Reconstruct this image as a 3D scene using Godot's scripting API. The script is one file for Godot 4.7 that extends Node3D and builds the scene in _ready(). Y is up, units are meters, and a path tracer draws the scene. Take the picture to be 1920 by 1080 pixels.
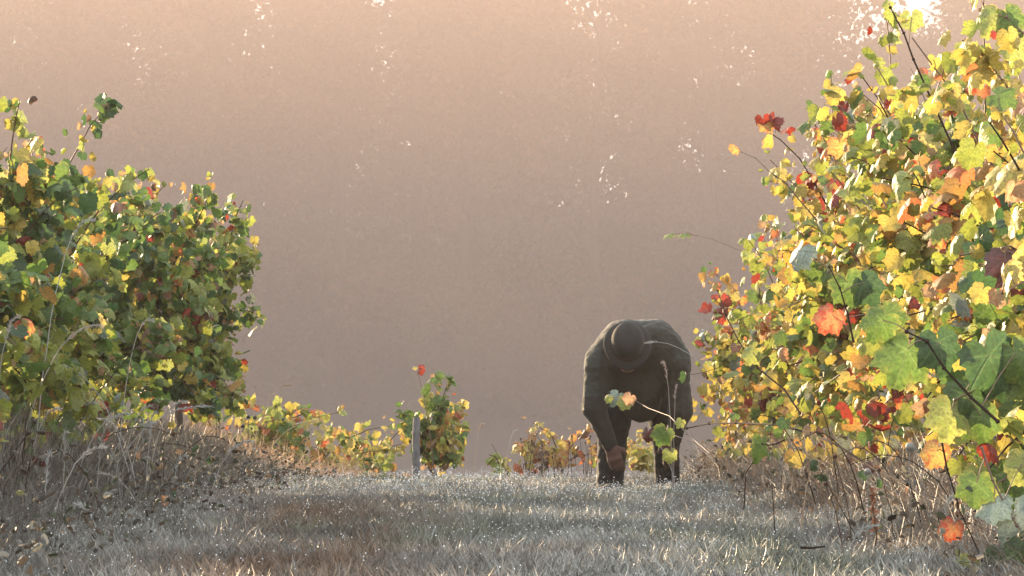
extends Node3D
# A misty autumn vineyard: two rows of grape vines, a frosted grass alley between them, a man bending over at its end, woodland in mist behind.

const F := 6300.0           # focal length in photograph pixels (the photograph is 1920 wide)
const EYE_LINE := 760.0     # row of the photograph at the height of the lens

var rng := RandomNumberGenerator.new()
var hill_noise := FastNoiseLite.new()
var patch_noise := FastNoiseLite.new()
var used := {}
var leaf_meshes: Array[ArrayMesh] = []
var curled_meshes: Array[ArrayMesh] = []
var leaf_mats := {}
var plain_leaf: StandardMaterial3D
var M := {}


func _ready() -> void:
	rng.seed = 71
	# ---------------------------------------------------------------- camera, sky, sun, exposure
	var cam := Camera3D.new()
	cam.name = "camera"
	cam.fov = 2.0 * rad_to_deg(atan(540.0 / F))
	cam.near = 0.1
	cam.far = 900.0
	cam.rotation.x = atan((EYE_LINE - 540.0) / F)
	add_child(cam)
	var env := Environment.new()
	env.tonemap_mode = Environment.TONE_MAPPER_LINEAR
	env.tonemap_exposure = 7.2
	env.background_mode = Environment.BG_SKY
	var sky := Sky.new()
	var sm := ProceduralSkyMaterial.new()
	sm.sky_top_color = Color(0.65, 0.68, 0.70)
	sm.sky_horizon_color = Color(1.0, 0.94, 0.88)
	sm.sky_curve = 0.12
	sm.ground_bottom_color = Color(0.25, 0.24, 0.22)
	sm.ground_horizon_color = Color(0.5, 0.47, 0.44)
	sm.sun_angle_max = 40.0
	sm.sun_curve = 0.08
	sky.sky_material = sm
	env.sky = sky
	env.background_energy_multiplier = 0.74
	env.sdfgi_enabled = true
	env.ssao_enabled = true
	env.ssil_enabled = true
	env.fog_enabled = true
	env.fog_density = 0.0008
	env.fog_light_color = Color(1.0, 0.93, 0.88)
	env.volumetric_fog_enabled = true
	env.volumetric_fog_density = 0.0
	var we := WorldEnvironment.new()
	we.name = "world_environment"
	we.environment = env
	add_child(we)
	var sun := DirectionalLight3D.new()
	sun.name = "sun"
	sun.light_energy = 1.6
	sun.light_color = Color(1.0, 0.87, 0.70)
	sun.light_angular_distance = 0.5
	sun.shadow_enabled = true
	sun.rotation_degrees = Vector3(-13.0, -145.0, 0.0)   # behind the scene and to the left
	add_child(sun)

	hill_noise.seed = 5
	hill_noise.frequency = 0.35
	patch_noise.seed = 9
	patch_noise.frequency = 0.55
	make_materials()
	make_leaves()

	# ---------------------------------------------------------------- the setting
	terrain()
	woodland()
	mist()
	# ---------------------------------------------------------------- vines, man, small plants
	right_row()
	left_row()
	outer_row()
	far_vines()
	man()
	loose_canes()
	grass()
	weeds()


# ==================================================================== helpers
func numbered(called: String) -> String:
	var n: int = used.get(called, 0)
	used[called] = n + 1
	return called if n == 0 else "%s_%03d" % [called, n]


func tag(o: Node, label: String, category := "", group := "", kind := "") -> void:
	if label:
		o.set_meta("label", label)
	if category:
		o.set_meta("category", category)
	if group:
		o.set_meta("group", group)
	if kind:
		o.set_meta("kind", kind)


func thing(called: String, label: String, category: String, at: Vector3, group := "") -> Node3D:
	var o := Node3D.new()
	o.name = numbered(called)
	add_child(o)
	o.position = at
	tag(o, label, category, group)
	return o


func part(parent: Node3D, called: String, mesh: Mesh, mat: Material, xf := Transform3D()) -> MeshInstance3D:
	var o := MeshInstance3D.new()
	o.name = called
	o.mesh = mesh
	o.material_override = mat
	o.transform = xf
	parent.add_child(o, true)
	return o


func spot(px: float, py: float, d: float) -> Vector3:
	return Vector3((px - 960.0) / F * d, (EYE_LINE - py) / F * d, -d)


func ground(x: float, d: float) -> float:
	var y := 0.0
	if d < 8.0:
		var t := clampf(d / 8.0, -2.0, 1.0)
		y = -0.44 - 1.05 * (1.0 - t) * (1.0 - t) - (0.0 if d > 0.0 else -0.1 * d)
	elif d < 19.3:
		y = -0.44 - 0.045 * smoothstep(11.0, 19.3, d)
	elif d < 31.0:
		y = -0.485 - (d - 19.3) * (d - 19.3) * 0.0088
	elif d < 64.0:
		y = -1.672 - (d - 31.0) * 0.13
	else:
		y = lerpf(-5.96, 6.4, smoothstep(64.0, 112.0, d))
	var near := 1.0 - smoothstep(22.0, 30.0, d)
	y += near * (0.12 * exp(-pow((x - 1.65) / 0.45, 2.0)) + 0.22 * exp(-pow((x + 2.25) / 0.6, 2.0)))
	y += near * 0.025 * exp(-pow(x / 0.9, 2.0))
	y += hill_noise.get_noise_2d(x, d) * (0.06 if d < 34.0 else 0.5)
	return y


func on_ground(x: float, d: float) -> Vector3:
	return Vector3(x, ground(x, d), -d)


func pick(a: Array):
	return a[rng.randi() % a.size()]


func rnd(a: float, b: float) -> float:
	return rng.randf_range(a, b)


func rvec() -> Vector3:
	return Vector3(rng.randfn(), rng.randfn(), rng.randfn()).normalized()


func tube(st: SurfaceTool, pts: Array, r0: float, r1: float, sides := 5, col := Color.WHITE) -> void:
	var rings := []
	var n := pts.size()
	for i in n:
		var p: Vector3 = pts[i]
		var a: Vector3 = pts[maxi(i - 1, 0)]
		var b: Vector3 = pts[mini(i + 1, n - 1)]
		var t := (b - a).normalized()
		var u := t.cross(Vector3(0.31, 0.2, 0.93)).normalized()
		var v := t.cross(u)
		var r := lerpf(r0, r1, float(i) / maxf(1.0, n - 1.0))
		var ring := []
		for k in sides:
			var w := TAU * k / sides
			ring.append([p + (u * cos(w) + v * sin(w)) * r, u * cos(w) + v * sin(w)])
		rings.append(ring)
	st.set_color(col)
	for i in n - 1:
		for k in sides:
			var k2 := (k + 1) % sides
			var q := [rings[i][k], rings[i + 1][k2], rings[i][k2], rings[i][k], rings[i + 1][k], rings[i + 1][k2]]
			for e in q:
				st.set_normal(e[1])
				st.add_vertex(e[0])


func new_st() -> SurfaceTool:
	var st := SurfaceTool.new()
	st.begin(Mesh.PRIMITIVE_TRIANGLES)
	return st


func bez(a: Vector3, b: Vector3, c: Vector3, n: int, wob := 0.0) -> Array:
	var out := []
	for i in n:
		var t := float(i) / (n - 1)
		var p := a * (1 - t) * (1 - t) + b * 2 * t * (1 - t) + c * t * t
		if i > 0 and i < n - 1:
			p += rvec() * wob
		out.append(p)
	return out


func noise_tex(freq: float, ramp: Array, seed_ := 1, size := 256, normal := false) -> NoiseTexture2D:
	var n := FastNoiseLite.new()
	n.seed = seed_
	n.frequency = freq
	n.fractal_octaves = 4
	var t := NoiseTexture2D.new()
	t.width = size
	t.height = size
	t.seamless = true
	t.noise = n
	t.as_normal_map = normal
	if ramp:
		var g := Gradient.new()
		g.offsets = PackedFloat32Array([0.0, 0.5, 1.0])
		g.colors = PackedColorArray(ramp)
		t.color_ramp = g
	return t


func lin(r: float, g: float, b: float) -> Color:
	return Color(r, g, b).linear_to_srgb()


func mat(c: Color, rough := 0.8, back := 0.0) -> StandardMaterial3D:
	var m := StandardMaterial3D.new()
	m.albedo_color = c
	m.roughness = rough
	if back > 0.0:
		m.backlight_enabled = true
		m.backlight = Color(back, back, back)
	return m


func make_materials() -> void:
	M.soil = mat(Color.WHITE, 0.95)
	M.soil.albedo_texture = noise_tex(0.03, [lin(0.05, 0.045, 0.035), lin(0.09, 0.085, 0.07), lin(0.16, 0.15, 0.135)], 3, 512)
	M.soil.uv1_triplanar = true
	M.soil.uv1_world_triplanar = true
	M.soil.uv1_scale = Vector3(0.7, 0.7, 0.7)
	M.bark = mat(Color.WHITE, 0.9)
	M.bark.albedo_texture = noise_tex(0.05, [lin(0.03, 0.022, 0.017), lin(0.07, 0.055, 0.045), lin(0.13, 0.11, 0.09)], 4, 128)
	M.bark.uv1_triplanar = true
	M.bark.uv1_scale = Vector3(9, 3, 9)
	M.cane = mat(lin(0.085, 0.05, 0.035), 0.55)
	M.cane_dark = mat(lin(0.022, 0.014, 0.012), 0.9)
	M.cane_dark.metallic_specular = 0.2
	M.cane_pale = mat(lin(0.13, 0.085, 0.06), 0.6)
	M.blade = mat(lin(0.275, 0.278, 0.272), 0.5, 0.5)
	M.straw = mat(lin(0.85, 0.85, 0.85), 0.6, 0.8)
	M.straw.vertex_color_use_as_albedo = true
	M.blade.vertex_color_use_as_albedo = true
	M.stalk = mat(lin(0.6, 0.6, 0.6), 0.7, 0.4)
	M.stalk.vertex_color_use_as_albedo = true
	M.wood_leaf = mat(Color.WHITE, 0.8, 0.6)
	M.wood_leaf.vertex_color_use_as_albedo = true
	M.dew = mat(lin(0.75, 0.77, 0.8), 0.06)
	M.dew.metallic_specular = 1.0
	M.post = mat(Color.WHITE, 0.85)
	M.post.albedo_texture = noise_tex(0.02, [lin(0.05, 0.05, 0.055), lin(0.09, 0.09, 0.095), lin(0.15, 0.15, 0.15)], 8, 256)
	M.post.uv1_triplanar = true
	M.post.uv1_scale = Vector3(14, 2, 14)
	M.cloth = mat(Color.WHITE, 0.9)
	M.cloth.vertex_color_use_as_albedo = true
	M.cloth.rim_enabled = true
	M.cloth.rim = 0.12
	M.cloth.normal_enabled = true
	M.cloth.normal_texture = noise_tex(0.012, [], 12, 256, true)
	M.cloth.normal_scale = 1.3
	M.cloth.uv1_triplanar = true
	M.cloth.uv1_scale = Vector3(2.2, 2.2, 2.2)
	M.felt = mat(lin(0.0055, 0.005, 0.0048), 0.9)
	M.felt.rim_enabled = true
	M.felt.rim = 0.2
	M.steel = mat(lin(0.06, 0.06, 0.065), 0.4)


# ==================================================================== grape leaves
const LOBE := [[0.0, 1.0], [14.0, 0.86], [28.0, 0.66], [40.0, 0.78], [53.0, 0.9], [66.0, 0.76], [80.0, 0.56], [94.0, 0.62], [108.0, 0.68], [124.0, 0.56], [140.0, 0.5], [156.0, 0.43], [170.0, 0.27], [180.0, 0.07]]


func lobe(deg: float) -> float:
	var a := absf(deg)
	for i in LOBE.size() - 1:
		if a <= LOBE[i + 1][0]:
			var t: float = (a - LOBE[i][0]) / (LOBE[i + 1][0] - LOBE[i][0])
			t = t * t * (3.0 - 2.0 * t)
			return lerpf(LOBE[i][1], LOBE[i + 1][1], t)
	return 0.07


func leaf_mesh(fold: float, droop: float, wave: float, curl: float, deep: float) -> ArrayMesh:
	var st := new_st()
	st.set_smooth_group(0)
	var n := 34
	var ph := rnd(0, TAU)
	var pts := []
	var uv := []
	for ring in [0.0, 0.5, 1.0]:
		var row := []
		for k in n + 1:
			var deg := -180.0 + 360.0 * k / n
			var r := lobe(deg)
			r = lerpf(0.62, r, deep) if absf(deg) < 150.0 else r
			if ring == 1.0:
				r *= 1.0 + (0.07 if k % 2 == 0 else -0.05)
				r *= 1.0 + rnd(-0.03, 0.03)
			r *= ring
			var th := deg_to_rad(deg)
			var x := r * sin(th)
			var y := r * cos(th)
			var z := -fold * absf(x) * 0.7 - droop * (y * y if y > 0.0 else 0.4 * y * y) + wave * r * r * sin(3.0 * th + ph) + wave * 0.6 * r * r * sin(7.0 * th + ph * 2.0)
			var p := Vector3(x, y, z)
			if curl > 0.0:
				var ang := x * curl * 2.6
				p.x = sin(ang) / (curl * 2.6)
				p.z -= (1.0 - cos(ang)) / (curl * 2.6)
				var ang2 := y * curl * 1.3
				var yy := sin(ang2) / (curl * 1.3)
				p.z -= (1.0 - cos(ang2)) / (curl * 1.3)
				p.y = yy
			row.append([p, Vector2(x * 0.5 + 0.5, (y + 0.6) / 1.65)])
		pts.append(row)
	for k in n:
		var q := [pts[0][0], pts[1][k], pts[1][k + 1], pts[1][k], pts[2][k], pts[2][k + 1], pts[1][k], pts[2][k + 1], pts[1][k + 1]]
		for e in q:
			st.set_uv(e[1])
			st.add_vertex(e[0])
	st.index()
	st.generate_normals()
	return st.commit()


func leaf_image(base: Color, edge: Color, vein: Color, blot: Color, edge_w: float, blot_amt: float, seed_: int) -> Image:
	var s := 96
	var im := Image.create(s, s, false, Image.FORMAT_RGB8)
	var nz := FastNoiseLite.new()
	nz.seed = seed_
	nz.frequency = 0.045
	for j in s:
		for i in s:
			var x := (float(i) / s - 0.5) * 2.0
			var y := float(j) / s * 1.65 - 0.6
			var r := sqrt(x * x + y * y)
			var deg := rad_to_deg(atan2(x, y))
			var rel := r / maxf(lobe(deg), 0.05)
			var n1 := nz.get_noise_2d(i * 1.0, j * 1.0)
			var n2 := nz.get_noise_2d(i * 3.0 + 300.0, j * 3.0)
			var v := 0.0
			for va in [0.0, 53.0, -53.0, 108.0, -108.0]:
				var dd: float = absf(wrapf(deg - va, -180.0, 180.0))
				if dd < 60.0:
					var off := r * sin(deg_to_rad(dd))
					var along := r * cos(deg_to_rad(dd))
					v = maxf(v, 1.0 - smoothstep(0.008, 0.035 * (1.1 - minf(along, 1.0) * 0.6), off))
					var side: float = fposmod((along - off * 0.8) * 7.0, 1.0)
					if off < 0.28:
						v = maxf(v, 0.45 * (1.0 - smoothstep(0.05, 0.14, absf(side - 0.5))))
			var c := base.lerp(edge, smoothstep(1.0 - edge_w - 0.25, 1.0 - edge_w + 0.25, rel + n1 * 0.35) * 0.9)
			c = c.lerp(blot, smoothstep(0.5 - blot_amt, 0.62 - blot_amt, n1 * 0.75 + n2 * 0.35 + 0.22) * 0.9)
			c = c.lerp(vein, v * 0.6)
			var speck := smoothstep(0.42, 0.5, nz.get_noise_2d(i * 6.0 + 900.0, j * 6.0))
			c = c.lerp(Color(0.26, 0.15, 0.1), speck * 0.6)
			var g := 1.0 + n2 * 0.25 + n1 * 0.2
			im.set_pixel(i, j, Color(c.r * g, c.g * g, c.b * g))
	return im


func leaf_mat(im: Image, rough: float, back: float) -> StandardMaterial3D:
	var m := StandardMaterial3D.new()
	m.albedo_texture = ImageTexture.create_from_image(im)
	m.roughness = rough
	m.backlight_enabled = true
	m.backlight = Color(back, back, back)
	m.heightmap_enabled = true
	m.heightmap_texture = leaf_mats.relief
	m.heightmap_scale = 0.35
	m.cull_mode = BaseMaterial3D.CULL_DISABLED
	return m


func make_leaves() -> void:
	for i in 9:
		leaf_meshes.append(leaf_mesh(rnd(0.05, 0.7), rnd(0.0, 0.4), rnd(0.05, 0.16), rnd(0.0, 0.5), rnd(0.45, 0.95)))
	for i in 5:
		curled_meshes.append(leaf_mesh(rnd(0.2, 0.6), rnd(0.1, 0.5), rnd(0.08, 0.2), rnd(0.6, 1.3), rnd(0.2, 0.8)))
	leaf_mats.relief = ImageTexture.create_from_image(leaf_image(Color(0.55, 0.55, 0.55), Color(0.5, 0.5, 0.5), Color(0.1, 0.1, 0.1), Color(0.6, 0.6, 0.6), 0.1, 0.1, 90))
	var spec := {
		"green": [Color(0.30, 0.40, 0.17), Color(0.48, 0.48, 0.22), Color(0.42, 0.49, 0.27), Color(0.26, 0.34, 0.15), 0.16, 0.1],
		"deep": [Color(0.20, 0.30, 0.17), Color(0.24, 0.33, 0.17), Color(0.31, 0.39, 0.24), Color(0.17, 0.25, 0.14), 0.1, 0.1],
		"lime": [Color(0.50, 0.53, 0.28), Color(0.60, 0.58, 0.31), Color(0.55, 0.60, 0.36), Color(0.44, 0.50, 0.22), 0.2, 0.12],
		"yellow": [Color(0.66, 0.59, 0.33), Color(0.71, 0.61, 0.38), Color(0.56, 0.58, 0.30), Color(0.60, 0.57, 0.26), 0.2, 0.1],
		"gold": [Color(0.68, 0.57, 0.31), Color(0.66, 0.43, 0.27), Color(0.64, 0.57, 0.34), Color(0.62, 0.30, 0.18), 0.22, 0.12],
		"blotched": [Color(0.61, 0.57, 0.28), Color(0.68, 0.34, 0.22), Color(0.53, 0.54, 0.30), Color(0.62, 0.22, 0.16), 0.25, 0.22],
		"orange": [Color(0.66, 0.43, 0.29), Color(0.58, 0.28, 0.20), Color(0.72, 0.56, 0.34), Color(0.56, 0.21, 0.15), 0.3, 0.2],
		"red": [Color(0.50, 0.20, 0.16), Color(0.40, 0.14, 0.13), Color(0.62, 0.35, 0.22), Color(0.30, 0.11, 0.11), 0.3, 0.15],
		"wine": [Color(0.32, 0.14, 0.13), Color(0.24, 0.12, 0.11), Color(0.42, 0.24, 0.19), Color(0.20, 0.10, 0.09), 0.3, 0.2],
		"brown": [Color(0.40, 0.29, 0.22), Color(0.32, 0.22, 0.18), Color(0.48, 0.38, 0.29), Color(0.25, 0.17, 0.14), 0.3, 0.2],
		"tan": [Color(0.68, 0.56, 0.42), Color(0.64, 0.46, 0.35), Color(0.62, 0.54, 0.43), Color(0.52, 0.36, 0.27), 0.3, 0.15],
		"greymat": [Color(0.42, 0.47, 0.43), Color(0.40, 0.45, 0.39), Color(0.50, 0.54, 0.49), Color(0.35, 0.41, 0.34), 0.2, 0.1],
	}
	var k := 20
	for name_ in spec:
		var s: Array = spec[name_]
		k += 1
		leaf_mats[name_] = leaf_mat(leaf_image(s[0], s[1], s[2], s[3], s[4], s[5], k), 0.5, 1.0 if name_ not in ["greymat", "brown", "wine"] else 0.6)
	plain_leaf = leaf_mat(leaf_image(Color(0.95, 0.95, 0.95), Color(0.98, 0.94, 0.88), Color(0.9, 0.93, 0.85), Color(0.85, 0.8, 0.75), 0.2, 0.08, 77), 0.5, 1.0)
	plain_leaf.vertex_color_use_as_albedo = true


const PAL_RIGHT := ["lime", "lime", "lime", "lime", "lime", "lime", "yellow", "yellow", "yellow", "yellow", "yellow", "yellow", "gold", "blotched", "blotched", "orange", "red", "tan", "green", "green", "greymat"]
const PAL_NEAR := ["green", "green", "green", "green", "lime", "lime", "lime", "yellow", "yellow", "blotched", "red", "wine", "deep", "deep", "tan", "greymat"]
const PAL_LEFT := ["green", "green", "green", "green", "green", "green", "lime", "lime", "lime", "lime", "lime", "lime", "lime", "lime", "yellow", "yellow", "deep", "deep", "deep", "red", "brown", "blotched", "greymat"]
const PAL_FAR := ["lime", "lime", "lime", "lime", "yellow", "yellow", "yellow", "yellow", "gold", "orange", "blotched", "green", "tan"]
const CURLED := ["brown", "tan", "wine", "red", "orange", "blotched"]
const TINT := {"green": [0.09, 0.16, 0.036], "deep": [0.045, 0.1, 0.034], "lime": [0.23, 0.27, 0.05], "yellow": [0.42, 0.34, 0.075], "gold": [0.48, 0.31, 0.07], "blotched": [0.34, 0.2, 0.06], "orange": [0.45, 0.15, 0.06], "red": [0.24, 0.035, 0.022], "wine": [0.08, 0.02, 0.016], "brown": [0.13, 0.07, 0.04], "tan": [0.4, 0.26, 0.15], "greymat": [0.15, 0.18, 0.15]}


func leaf_frame(normal: Vector3, tip: Vector3, size: float, at: Vector3) -> Transform3D:
	var z := normal.normalized()
	var y := (tip - z * tip.dot(z)).normalized()
	var x := y.cross(z)
	return Transform3D(Basis(x * size, y * size, z * size), at)


func add_leaf(root: Node3D, kind: String, xf: Transform3D) -> void:
	var mesh: ArrayMesh = pick(curled_meshes) if kind in CURLED and rng.randf() < 0.7 or rng.randf() < 0.12 else pick(leaf_meshes)
	part(root, "leaf", mesh, leaf_mats[kind], xf)


# h: height, hw: half width across the row, hl: half length along the row
func vine(called: String, label: String, group: String, x: float, d: float, h: float, hw: float, hl: float, canes: int, leaves: int, fill: int, pal: Array, size: float, seed_: int, low := 0.3, face := 1.0, category := "vine") -> Node3D:
	rng.seed = seed_
	var root := thing(called, label, category, on_ground(x, d) - Vector3(0, 0.03, 0), group)
	var head := Vector3(rnd(-0.05, 0.05), h * 0.34, rnd(-0.05, 0.05))
	var st := new_st()
	tube(st, bez(Vector3.ZERO, Vector3(rnd(-0.1, 0.1), h * 0.2, rnd(-0.1, 0.1)), head, 7, 0.012), 0.03 * minf(1.0, h), 0.022 * minf(1.0, h), 7)
	part(root, "trunk", st.commit(), M.bark)
	var paths := []
	var kinds := []
	for i in canes:
		var kind: String = pick(pal)
		if kind in ["orange", "red", "wine", "tan", "brown", "greymat"]:
			kind = pick(pal)
		kinds.append(kind)
		var top := rng.randf() < 0.35
		var to := Vector3(rnd(-hw, hw), rnd(low, 1.0) * h, rnd(-hl, hl))
		if top:
			to.y = h * (rnd(0.85, 1.0) if rng.randf() < 0.7 else rnd(1.0, 1.17))
			to.x = -face * hw * rnd(-0.7, 1.0)
		elif rng.randf() < 0.6:
			to.x = -hw * face * rnd(0.6, 1.0)
		var mid := head.lerp(to, 0.55) + Vector3(rnd(-0.1, 0.1), rnd(0.1, 0.3) * minf(h, 1.0), rnd(-0.1, 0.1))
		var p := bez(head, mid, to, 9, 0.008)
		paths.append(p)
		var cs := new_st()
		tube(cs, p, 0.0055, 0.0022, 5)
		var cm: Material = pick([M.cane, M.cane, M.cane_dark, M.cane_pale])
		part(root, "cane", cs.commit(), cm)
	var out := Vector3(-face, 0, 0)
	var petioles := new_st()
	for i in leaves:
		var which := rng.randi() % canes
		var p: Array = paths[which]
		var t := rnd(1.5, 8.0)
		var a: Vector3 = p[int(t)]
		var b: Vector3 = p[mini(int(t) + 1, 8)]
		var node := a.lerp(b, t - int(t))
		var s := size * rnd(0.62, 1.2) * lerpf(1.1, 0.75, t / 8.0)
		var dir := (rvec() * 0.8 + out * 0.35 + Vector3(0, 0.35, 0.3)).normalized()
		var at := node + dir * s * rnd(0.5, 1.1)
		if at.y < low * h * 0.75:
			at.y = low * h * rnd(0.75, 1.2)
		at.x = clampf(at.x, -hw * 1.05, hw * 1.05)
		var nrm := out * rnd(0.0, 0.8) + Vector3(0, rnd(0.0, 0.9), rnd(-0.2, 1.0)) + rvec() * 0.55
		var tip := Vector3(0, -1.0, 0) + dir * 0.5 + rvec() * 0.5
		tube(petioles, [node, node.lerp(at, 0.5) + Vector3(0, 0.012, 0), at], 0.0016, 0.0012, 3)
		add_leaf(root, kinds[which] if rng.randf() < 0.6 else pick(pal), leaf_frame(nrm, tip, s, at))
	var pt := part(root, "petioles", petioles.commit(), M.cane_pale)
	pt.set_meta("kind", "stuff")
	if fill > 0:
		var mm := MultiMesh.new()
		mm.transform_format = MultiMesh.TRANSFORM_3D
		mm.use_colors = true
		mm.mesh = leaf_meshes[seed_ % leaf_meshes.size()]
		mm.instance_count = fill
		for i in fill:
			var which := rng.randi() % canes
			var p: Array = paths[which]
			var t := rnd(0.8, 8.0)
			var a: Vector3 = p[int(t)]
			var b: Vector3 = p[mini(int(t) + 1, 8)]
			var at := a.lerp(b, t - int(t)) + rvec() * rnd(0.02, 0.14)
			if low < 0.13 and i % 2 == 0:
				at = Vector3(rnd(-0.8, 0.8) * hw + face * hw * 0.1, rnd(0.02, 0.7) * h, rnd(-1, 1) * hl)
			if at.y < low * h * 0.7:
				at.y = low * h * rnd(0.7, 1.2)
			at.x = clampf(at.x, -hw, hw)
			mm.set_instance_transform(i, leaf_frame(rvec() + Vector3(0, 0.3, 0.2), Vector3.DOWN + rvec() * 0.6, size * rnd(0.45, 0.95), at))
			var tc: Array = TINT[kinds[which] if rng.randf() < 0.6 else pick(pal)]
			var v := rnd(0.75, 1.15)
			mm.set_instance_color(i, Color(tc[0] * v, tc[1] * v, tc[2] * v))
		var mi := MultiMeshInstance3D.new()
		mi.name = "foliage"
		mi.multimesh = mm
		mi.material_override = plain_leaf
		mi.set_meta("kind", "stuff")
		root.add_child(mi, true)
		var xf: Array[Transform3D] = []
		var cols: Array[Color] = []
		for i in fill / 2:
			var p: Array = pick(paths)
			var t := rnd(0.5, 8.0)
			var a: Vector3 = p[int(t)]
			var b: Vector3 = p[mini(int(t) + 1, 8)]
			var at := a.lerp(b, t - int(t)) + rvec() * rnd(0.0, 0.12)
			at.x = clampf(at.x, -hw, hw)
			at.y = maxf(at.y, low * h * rnd(0.5, 1.5))
			xf.append(leaf_frame(rvec(), Vector3.DOWN + rvec() * 0.8, size * rnd(0.25, 0.6), at))
			var tc: Array = TINT[pick(["tan", "yellow", pick(pal), pick(pal), pick(pal), pick(pal)])]
			var v := rnd(0.7, 1.15)
			cols.append(Color(tc[0] * v, tc[1] * v, tc[2] * v))
		scatter(root, "withered_foliage", curled_meshes[seed_ % curled_meshes.size()], plain_leaf, xf, cols)
	return root


func right_row() -> void:
	var g := "grape vines of the right row"
	vine("grape_vine", "low yellow and orange vine ending the right row beside the man", g, 1.52, 19.0, 1.26, 0.46, 0.75, 26, 253, 900, PAL_RIGHT, 0.0697, 101, 0.1)
	vine("grape_vine", "low pale yellow vine second from the far end of the right row", g, 1.62, 16.9, 1.2, 0.5, 0.8, 28, 286, 900, PAL_RIGHT, 0.0722, 102, 0.12)
	vine("grape_vine", "tall vine whose straight left edge steps up above the low far vines", g, 1.56, 14.2, 1.62, 0.5, 0.7, 34, 300, 900, PAL_RIGHT, 0.0738, 103, 0.1)
	vine("grape_vine", "tall yellow vine with red leaves in the middle of the right row", g, 1.66, 13.0, 1.58, 0.52, 0.7, 36, 300, 900, PAL_RIGHT, 0.0779, 104, 0.12)
	vine("grape_vine", "tallest vine of the right row, its top leaves against the white sky gap", g, 1.7, 11.5, 1.46, 0.54, 0.7, 36, 300, 900, PAL_RIGHT, 0.0779, 105, 0.14)
	vine("grape_vine", "yellow and red vine behind the big green leaves of the nearest vine", g, 1.72, 10.0, 1.24, 0.56, 0.7, 32, 300, 900, PAL_RIGHT, 0.0779, 106, 0.16)
	vine("grape_vine", "nearest vine of the right row, with big green leaves hanging into the grass", g, 1.6, 8.5, 1.05, 0.52, 0.55, 26, 220, 320, PAL_NEAR, 0.082, 107, 0.14)


func left_row() -> void:
	var g := "grape vines of the left row"
	vine("grape_vine", "green vine with a pointed yellow tip at the far end of the left row", g, -1.98, 20.0, 1.34, 0.46, 0.7, 32, 300, 1500, PAL_LEFT, 0.0697, 201, 0.18, -1.0)
	vine("grape_vine", "green vine with a glowing red patch low down in the left row", g, -2.1, 18.4, 1.32, 0.5, 0.7, 34, 300, 1500, PAL_LEFT, 0.0722, 202, 0.16, -1.0)
	vine("grape_vine", "vine with yellow sunlit top in the middle of the left row", g, -2.15, 16.6, 1.26, 0.52, 0.75, 34, 300, 1500, PAL_LEFT, 0.0738, 203, 0.14, -1.0)
	vine("grape_vine", "dark green vine with frosted grey leaves in the left row", g, -2.2, 14.8, 1.32, 0.54, 0.75, 34, 300, 1500, PAL_LEFT, 0.0738, 204, 0.1, -1.0)
	vine("grape_vine", "tall vine at the left picture edge, with a big yellow leaf near its top", g, -2.1, 12.9, 1.22, 0.52, 0.75, 34, 300, 1500, PAL_LEFT, 0.0779, 205, 0.1, -1.0)
	vine("grape_vine", "nearest vine of the left row, only its right-hand leaves in view", g, -2.15, 11.0, 1.15, 0.55, 0.8, 28, 176, 1500, PAL_LEFT, 0.0779, 206, 0.1, -1.0)


func outer_row() -> void:
	# the next row to the left, just outside the picture, which shades the alley
	for i in 8:
		vine("grape_vine", "vine of the second row left of the grass alley", "grape vines of the second left row", -4.75 - i * 0.02, 12.0 + i * 1.6, 1.0, 0.5, 0.85, 18, 0, 1500, PAL_LEFT, 0.085, 210 + i, 0.06, -1.0)


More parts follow.
